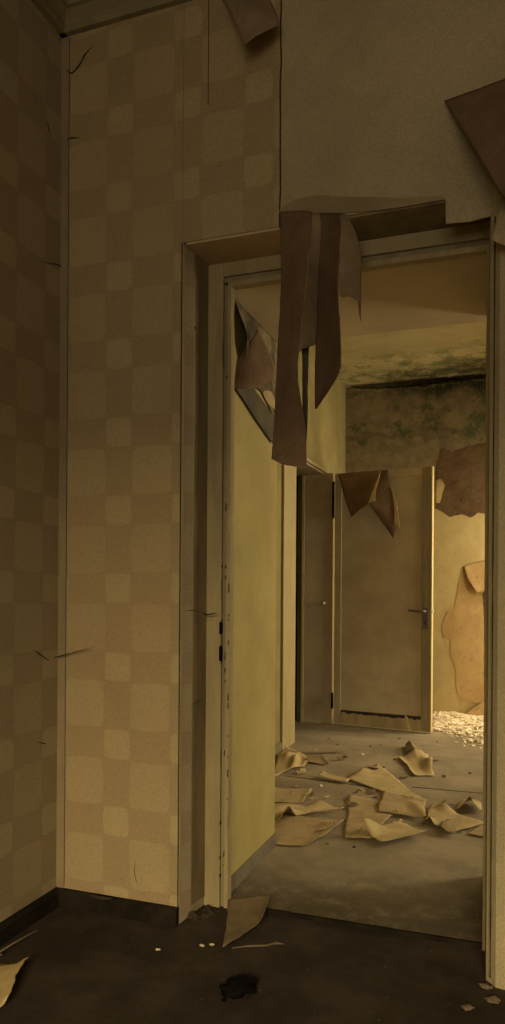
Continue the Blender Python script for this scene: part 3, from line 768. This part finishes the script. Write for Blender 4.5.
fallen([(265, 843), (309, 846.5), (345, 824), (268, 815)], 'large tan sheet at the near left of the litter', 'paper_a', curl=[('f', .02, .2), ('r', .012, .15)], amp=.005, lift=.004)
fallen([(344.5, 837.5), (369, 839), (402, 806), (349, 795)], 'large plain sheet in the middle of the litter with a straight left side', 'paper_a', amp=.004, lift=.003)
fallen([(362, 832), (385, 844), (427, 833), (396, 822)], 'nearest paper in the middle, its front edge curled up over a dark hollow', 'paper_b', arch=[('n', -.35, .5, .05, .5), ('l', -.3, .6, .02, .4)], curl=[('r', .012, .2)], amp=.006, lift=.016)
fallen([(376, 811), (425, 819), (426, 800), (384, 791)], 'spotted sheet lying across the middle of the litter', 'paper_a', tents=[(.9, .3, .02, .2)], amp=.005, lift=.011)
fallen([(346, 778), (405, 801), (422, 800), (378, 764)], 'long gold sheet pointing towards the open far door', 'paper_b', arch=[('l', .2, .7, .02, .2), ('r', .1, .5, .02, .2)], amp=.006, lift=.006)
fallen([(413, 776), (434, 776), (427, 755), (398, 758)], 'curled sheet with dark torn edges near the foot of the open door', 'paper_b', curl=[('l', .02, .25)], arch=[('r', .1, .7, .05, .4), ('f', .2, .9, .04, .4)], tents=[(.8, .8, .02, .3)], amp=.006)
fallen([(424, 821), (453, 832), (484, 823), (430, 805)], 'wide pale sheet at the right beside the right jamb', 'paper_b', arch=[('n', .0, .35, .03, .3), ('n', .5, .95, .03, .3), ('f', .1, .5, .03, .3)], amp=.005, lift=.008)
fallen([(456, 808.5), (482, 809.5), (478, 800), (464, 799)], 'small peaked paper at the right with a black hollow', 'paper_b', arch=[('n', .1, .9, .062, .9)], amp=.002, lift=.017)
fallen([(468, 834), (486, 837), (488, 828), (481, 825)], 'small flat scrap touching the right jamb', 'paper_a', amp=.003, lift=.004)
fallen([(440, 831), (453, 834), (462, 822), (446, 820)], 'crumpled brown scrap poking from under the wide pale sheet', 'paper_c', tents=[(.5, .5, .03, .4)], amp=.01, lift=.016)
fallen([(404, 752), (424, 755), (418, 745), (406, 745)], 'dark crumpled scrap just before the open far door', 'paper_c', tents=[(.4, .4, .04, .35)], amp=.012)
fallen([(318, 776), (346, 782), (350, 779), (322, 773)], 'narrow curled strip left of the long gold sheet', 'paper_b', curl=[('l', .01, .3)], amp=.004)
fallen([(312, 752), (345, 750.5), (344, 749.3), (313, 749.8)], 'thin dark strip lying crosswise before the far reveal panel', 'paper_c', amp=.006, curl=[('l', .02, .2)])
rs = random.Random(11)
sl = ['small torn paper scrap lying loose among the large sheets on the far floor']
for i in range(22):
    cx_, cy_ = rs.uniform(284, 476), rs.uniform(744, 832)
    w_ = rs.uniform(5, 13)*(cy_-590)/230; h_ = w_*rs.uniform(.12, .3); a_ = rs.uniform(-.3, .3)
    q = [(cx_+dx*w_+dy*h_*.8, cy_+dy*h_+dx*w_*a_*.5) for dx, dy in ((-.5, .5), (.5, rs.uniform(.2, .5)), (.5, -.5), (-.5, -rs.uniform(.2, .5)))]
    if onz(*q[0], ST).x < CXL+.06 or onz(*q[3], ST).x < CXL+.06 or (q[0][0] < 280): continue
    fallen(q, sl[0], rs.choice(('paper_a', 'paper_c', 'paper_b', 'paper_c', 'flap_shaded_dark')), curl=[(rs.choice('lrnf'), .02, .4)], amp=.008, n=7, lift=.001+.0018*(i % 7), group='small torn scraps on the far floor', name='torn_paper_scrap', jit=.01)
# board scrap over the threshold
fallen([(223, 947), (260, 924), (271.5, 896), (229, 899)], 'torn stiff tan scrap lying across the threshold at the left jamb', 'scrap_board', amp=.004, z=ST, lift=.006, name='threshold_scrap', group=None, jit=.008, curl=[('r', .012, .15)])
# front room scraps
fallen([(-14, 1014), (6, 1004), (27, 962), (-16, 969)], 'yellow torn paper scrap on the dark floor at the lower left corner', 'scrap_gold', amp=.008, z=0, lift=.002, name='torn_paper_scrap', group=None, curl=[('r', .025, .35)], jit=.02)
st = MB(); a, b = onz(-8, 957, .006), onz(37, 930.5, .006)
st.tube([a, a.lerp(b, .4)+Vector((.004, 0, .006)), b], [.0035, .003, .0015], 6); st.tube([a.lerp(b, .1), a.lerp(b, .25)+Vector((.02, -.035, .006))], [.003, .002], 6)
tag(base_origin(obj('wood_splinter', st, 'scrap_board')), 'thin pale splinter on the dark floor beside the left baseboard', 'splinter')
st = MB(); pts = [onz(x, y, .004) for x, y in ((232, 948), (248, 946), (266, 945.5), (276, 943), (284, 944))]
st.tube(pts, [.002, .003, .003, .004, .0015], 6)
tag(base_origin(obj('wood_splinter', st, 'scrap_dim')), 'thin brown splinter on the dark floor in front of the threshold scrap', 'splinter')

# burnt lump
def lump(name, c, rx, ry, rz, mat, label, cat, rot=0, seed=0, group=None, amp=.35, fr=1.9, sub=3):
    bm = bmesh.new(); bmesh.ops.create_icosphere(bm, subdivisions=sub, radius=1)
    m = MB(); ca, sa = math.cos(rot), math.sin(rot)
    for v in bm.verts:
        k = 1+amp*noise.noise(v.co*fr+Vector((seed, 0, 0)))+amp*.5*noise.noise(v.co*fr*3+Vector((0, seed, 0)))
        x, y, z = v.co.x*rx*k, v.co.y*ry*k, v.co.z*rz*k
        m.v.append(Vector(c)+Vector((x*ca-y*sa, x*sa+y*ca, max(z, -rz*.55)+rz*.55)))
    m.f = [tuple(v.index for v in f.verts) for f in bm.faces]; bm.free()
    return tag(base_origin(obj(name, m, mat, smooth=sub > 2)), label, cat, group)
lump('charred_lump', onz(239, 992, 0), .043, .030, .022, 'black', 'small black charred lump alone on the dark front floor', 'debris', rot=.7, seed=4, amp=.5)
lump('charred_crumb', onz(224, 1001, 0), .007, .005, .004, 'black', 'tiny black crumb just left of the charred lump', 'debris', seed=6, sub=2)
for (x, y, r, lb) in ((486, 988, .016, 'plaster crumb by the right pier, the farthest of the three'), (468, 1009, .014, 'plaster crumb at the lower right, the leftmost of the three'), (493, 1002, .018, 'curved plaster crumb at the lower right closest to the pier')):
    lump('plaster_crumb', onz(x, y, 0), r, r*.7, r*.45, 'scrap_dim', lb, 'plaster crumb', seed=x, group='plaster crumbs at the lower right', sub=2, amp=.6)
for (x, y, lb) in ((202, 946, 'tiny pale flake on the dark floor below the left reveal'), (158, 950, 'tiny pale flake on the dark floor before the checked back wall'), (212, 945, 'pale flake beside the left reveal, right one of the pair')):
    lump('plaster_flake', onz(x, y, 0), .008, .005, .003, 'flake', lb, 'plaster flake', seed=y+x, group='flakes on the front floor', sub=2, amp=.6)

# ------------------------------------------------------------------ rubble at the far wall
rb = MB()
def shard(m, c, r, flat=.35):
    k = random.randint(3, 5); a0 = random.uniform(0, 6.28)
    tx, ty = random.uniform(-.35, .35), random.uniform(-.35, .35)
    ring = []
    for i in range(k):
        a = a0+2*PI*i/k; q = r*random.uniform(.6, 1.2)
        dx, dy = q*math.cos(a), q*math.sin(a)
        ring.append(Vector((c[0]+dx, c[1]+dy, c[2]+dx*tx+dy*ty+r*.2)))
    t = r*flat
    m.extrude(ring, (0, 0, t))
for i in range(6500):
    x = random.uniform(-.80, .7); back_ = random.random()**1.7*1.25
    y = YFAR-.015-back_
    if y < 5.62 and x < -.52+.25*(5.62-y): continue
    if random.random() < max(0, (back_-.75)/.5): continue
    hgt = .035*max(0, 1-(YFAR-y)/.45)
    r = random.choice((.003, .004, .005, .007, .009, .013, .018))
    shard(rb, (x, y, ST+random.uniform(0, hgt)), r)
gr = []
for i in range(40):
    t = i/39; row = []
    for j in range(60):
        x = -.75+1.5*j/59; y = YFAR-.85*t
        h = .004+.03*max(0, 1-t*2)+.014*noise.noise(Vector((x*9, y*9, 3)))+.006*noise.noise(Vector((x*30, y*30, 1)))-.02*max(0, t-.45)-(.05 if y < 5.75 and x < -.45 else 0)-.03*max(0, -.62-x)*8
        row.append(Vector((x, y, ST-.02 if h < 0 else ST+h)))
    gr.append(row)
rb.grid(gr)
tag(obj('plaster_rubble', rb, 'rubble'), 'pale crumbled plaster and paint rubble along the foot of the far wall', 'rubble', kind='stuff')
ls = [Vector((-.42, 6.30, ST+.02)), Vector((-.20, 6.27, ST+.02)), Vector((-.15, 6.33, ST+.13)), Vector((-.27, 6.335, ST+.14)), Vector((-.34, 6.325, ST+.09))]
tag(base_origin(obj('plaster_slab', MB().extrude(ls, (0, -.012, .004)), 'bare_tan', bevel=.002)), 'broken plaster slab leaning on the far wall behind the rubble', 'plaster slab')
lab = 'small plaster flake scattered on the far floor around the papers'
for i in range(46):
    px = random.uniform(296, 480); py = random.uniform(735, 848)
    c_ = onz(px, py, ST)
    if c_.x < CXL+.05: continue
    m = MB(); shard(m, (c_.x, c_.y, ST+.0), random.uniform(.006, .016), .3)
    mn = min(v.z for v in m.v)
    for v in m.v: v.z += ST-mn+.0005
    tag(base_origin(obj('floor_flake', m, random.choice(('grime', 'paper_c', 'flake', 'grime')))), lab, 'flake', 'flakes scattered on the far floor')

# ------------------------------------------------------------------ windows (outside the frame), daylight and an added bay light
def window_y(name, y, x0, x1, z0, z1, label):
    w = thing(name, ((x0+x1)/2, y, z0), label, 'window', kind='structure')
    m = MB(); b = .05
    m.box(x0, x1, y-.03, y+.03, z0, z0+b); m.box(x0, x1, y-.03, y+.03, z1-b, z1)
    m.box(x0, x0+b, y-.03, y+.03, z0, z1); m.box(x1-b, x1, y-.03, y+.03, z0, z1)
    m.box((x0+x1)/2-.03, (x0+x1)/2+.03, y-.03, y+.03, z0, z1)
    obj('window_frame', m, 'window_frame', w)
def window_x(name, x, y0, y1, z0, z1, label):
    w = thing(name, (x, (y0+y1)/2, z0), label, 'window', kind='structure')
    m = MB(); b = .05
    m.box(x-.03, x+.03, y0, y1, z0, z0+b); m.box(x-.03, x+.03, y0, y1, z1-b, z1)
    m.box(x-.03, x+.03, y0, y0+b, z0, z1); m.box(x-.03, x+.03, y1-b, y1, z0, z1)
    obj('window_frame', m, 'window_frame', w)
window_y('window_1', YF-.1, *WF, 'window of the front room behind the viewer')
window_x('added_bay_opening', BX+.09, 5.6, 6.3, ST, 2.15, 'added unseen opening frame for the light on the far corner')  # opening frame added around the bay lamp, no known window
window_x('window_2', XR+.1, *W2, 'window of the far room beyond the right jamb')
def area(name, loc, target, sx, sy, power, color, spread=PI):
    l = bpy.data.lights.new(name, 'AREA'); l.shape = 'RECTANGLE'; l.size = sx; l.size_y = sy
    l.energy = power; l.color = color; l.spread = spread
    o = bpy.data.objects.new(name, l); COL.objects.link(o); o.location = loc
    o.rotation_euler = (Vector(target)-Vector(loc)).to_track_quat('-Z', 'Y').to_euler()
    return o
WARM = (1.0, .83, .50)
area('daylight_front', (.9, -6.2, 4.4), (-.6, 2.1, .2), 3.4, 3.0, 1720, WARM)
area('daylight_sky', (.4, YF+.03, 1.4), (.2, 1.0, .3), 2.4, 1.7, 39, (1.0, .9, .72))
area('daylight_far', (XR+.05, 4.75, 1.6), (-1.0, 3.6, .9), .9, 1.7, 100, (1.0, .86, .6))
area('bay_fill_light', (BX+.04, 5.95, 1.15), (-.6, 6.15, .2), .62, 1.9, 55, (1.0, .86, .6))  # added lamp that brightens the rubble and far wall

wd = bpy.data.worlds.new('World'); SC.world = wd; wd.use_nodes = True
wd.node_tree.nodes['Background'].inputs[0].default_value = (1.0, .85, .6, 1); wd.node_tree.nodes['Background'].inputs[1].default_value = .25

# ------------------------------------------------------------------ camera
cam = bpy.data.cameras.new('camera'); co = bpy.data.objects.new('camera', cam); COL.objects.link(co)
cam.sensor_fit = 'VERTICAL'; cam.sensor_height = 36.0; cam.lens = FPX/1024*36.0
cam.shift_y = (CY-512)/1024; cam.clip_start = .02; cam.clip_end = 100
co.location = (0, 0, H)
from mathutils import Matrix
f = Vector((FW[0], FW[1], 0)); r = Vector((RT[0], RT[1], 0)); u = Vector((0, 0, 1))
# counter-clockwise camera roll: image content turns clockwise by ROLL
cr_, sr_ = math.cos(ROLL), math.sin(ROLL)
r2 = r*cr_ + u*sr_
u2 = u*cr_ - r*sr_
mat = Matrix((( r2.x, u2.x, -f.x), (r2.y, u2.y, -f.y), (r2.z, u2.z, -f.z)))
co.rotation_euler = mat.to_euler()
SC.camera = co
SC.view_settings.view_transform = 'Standard'; SC.view_settings.look = 'None'
SC.view_settings.exposure = 0; SC.view_settings.gamma = 1; SC.view_settings.use_curve_mapping = False
for o in bpy.data.objects:
    if '_o' in o: del o['_o']
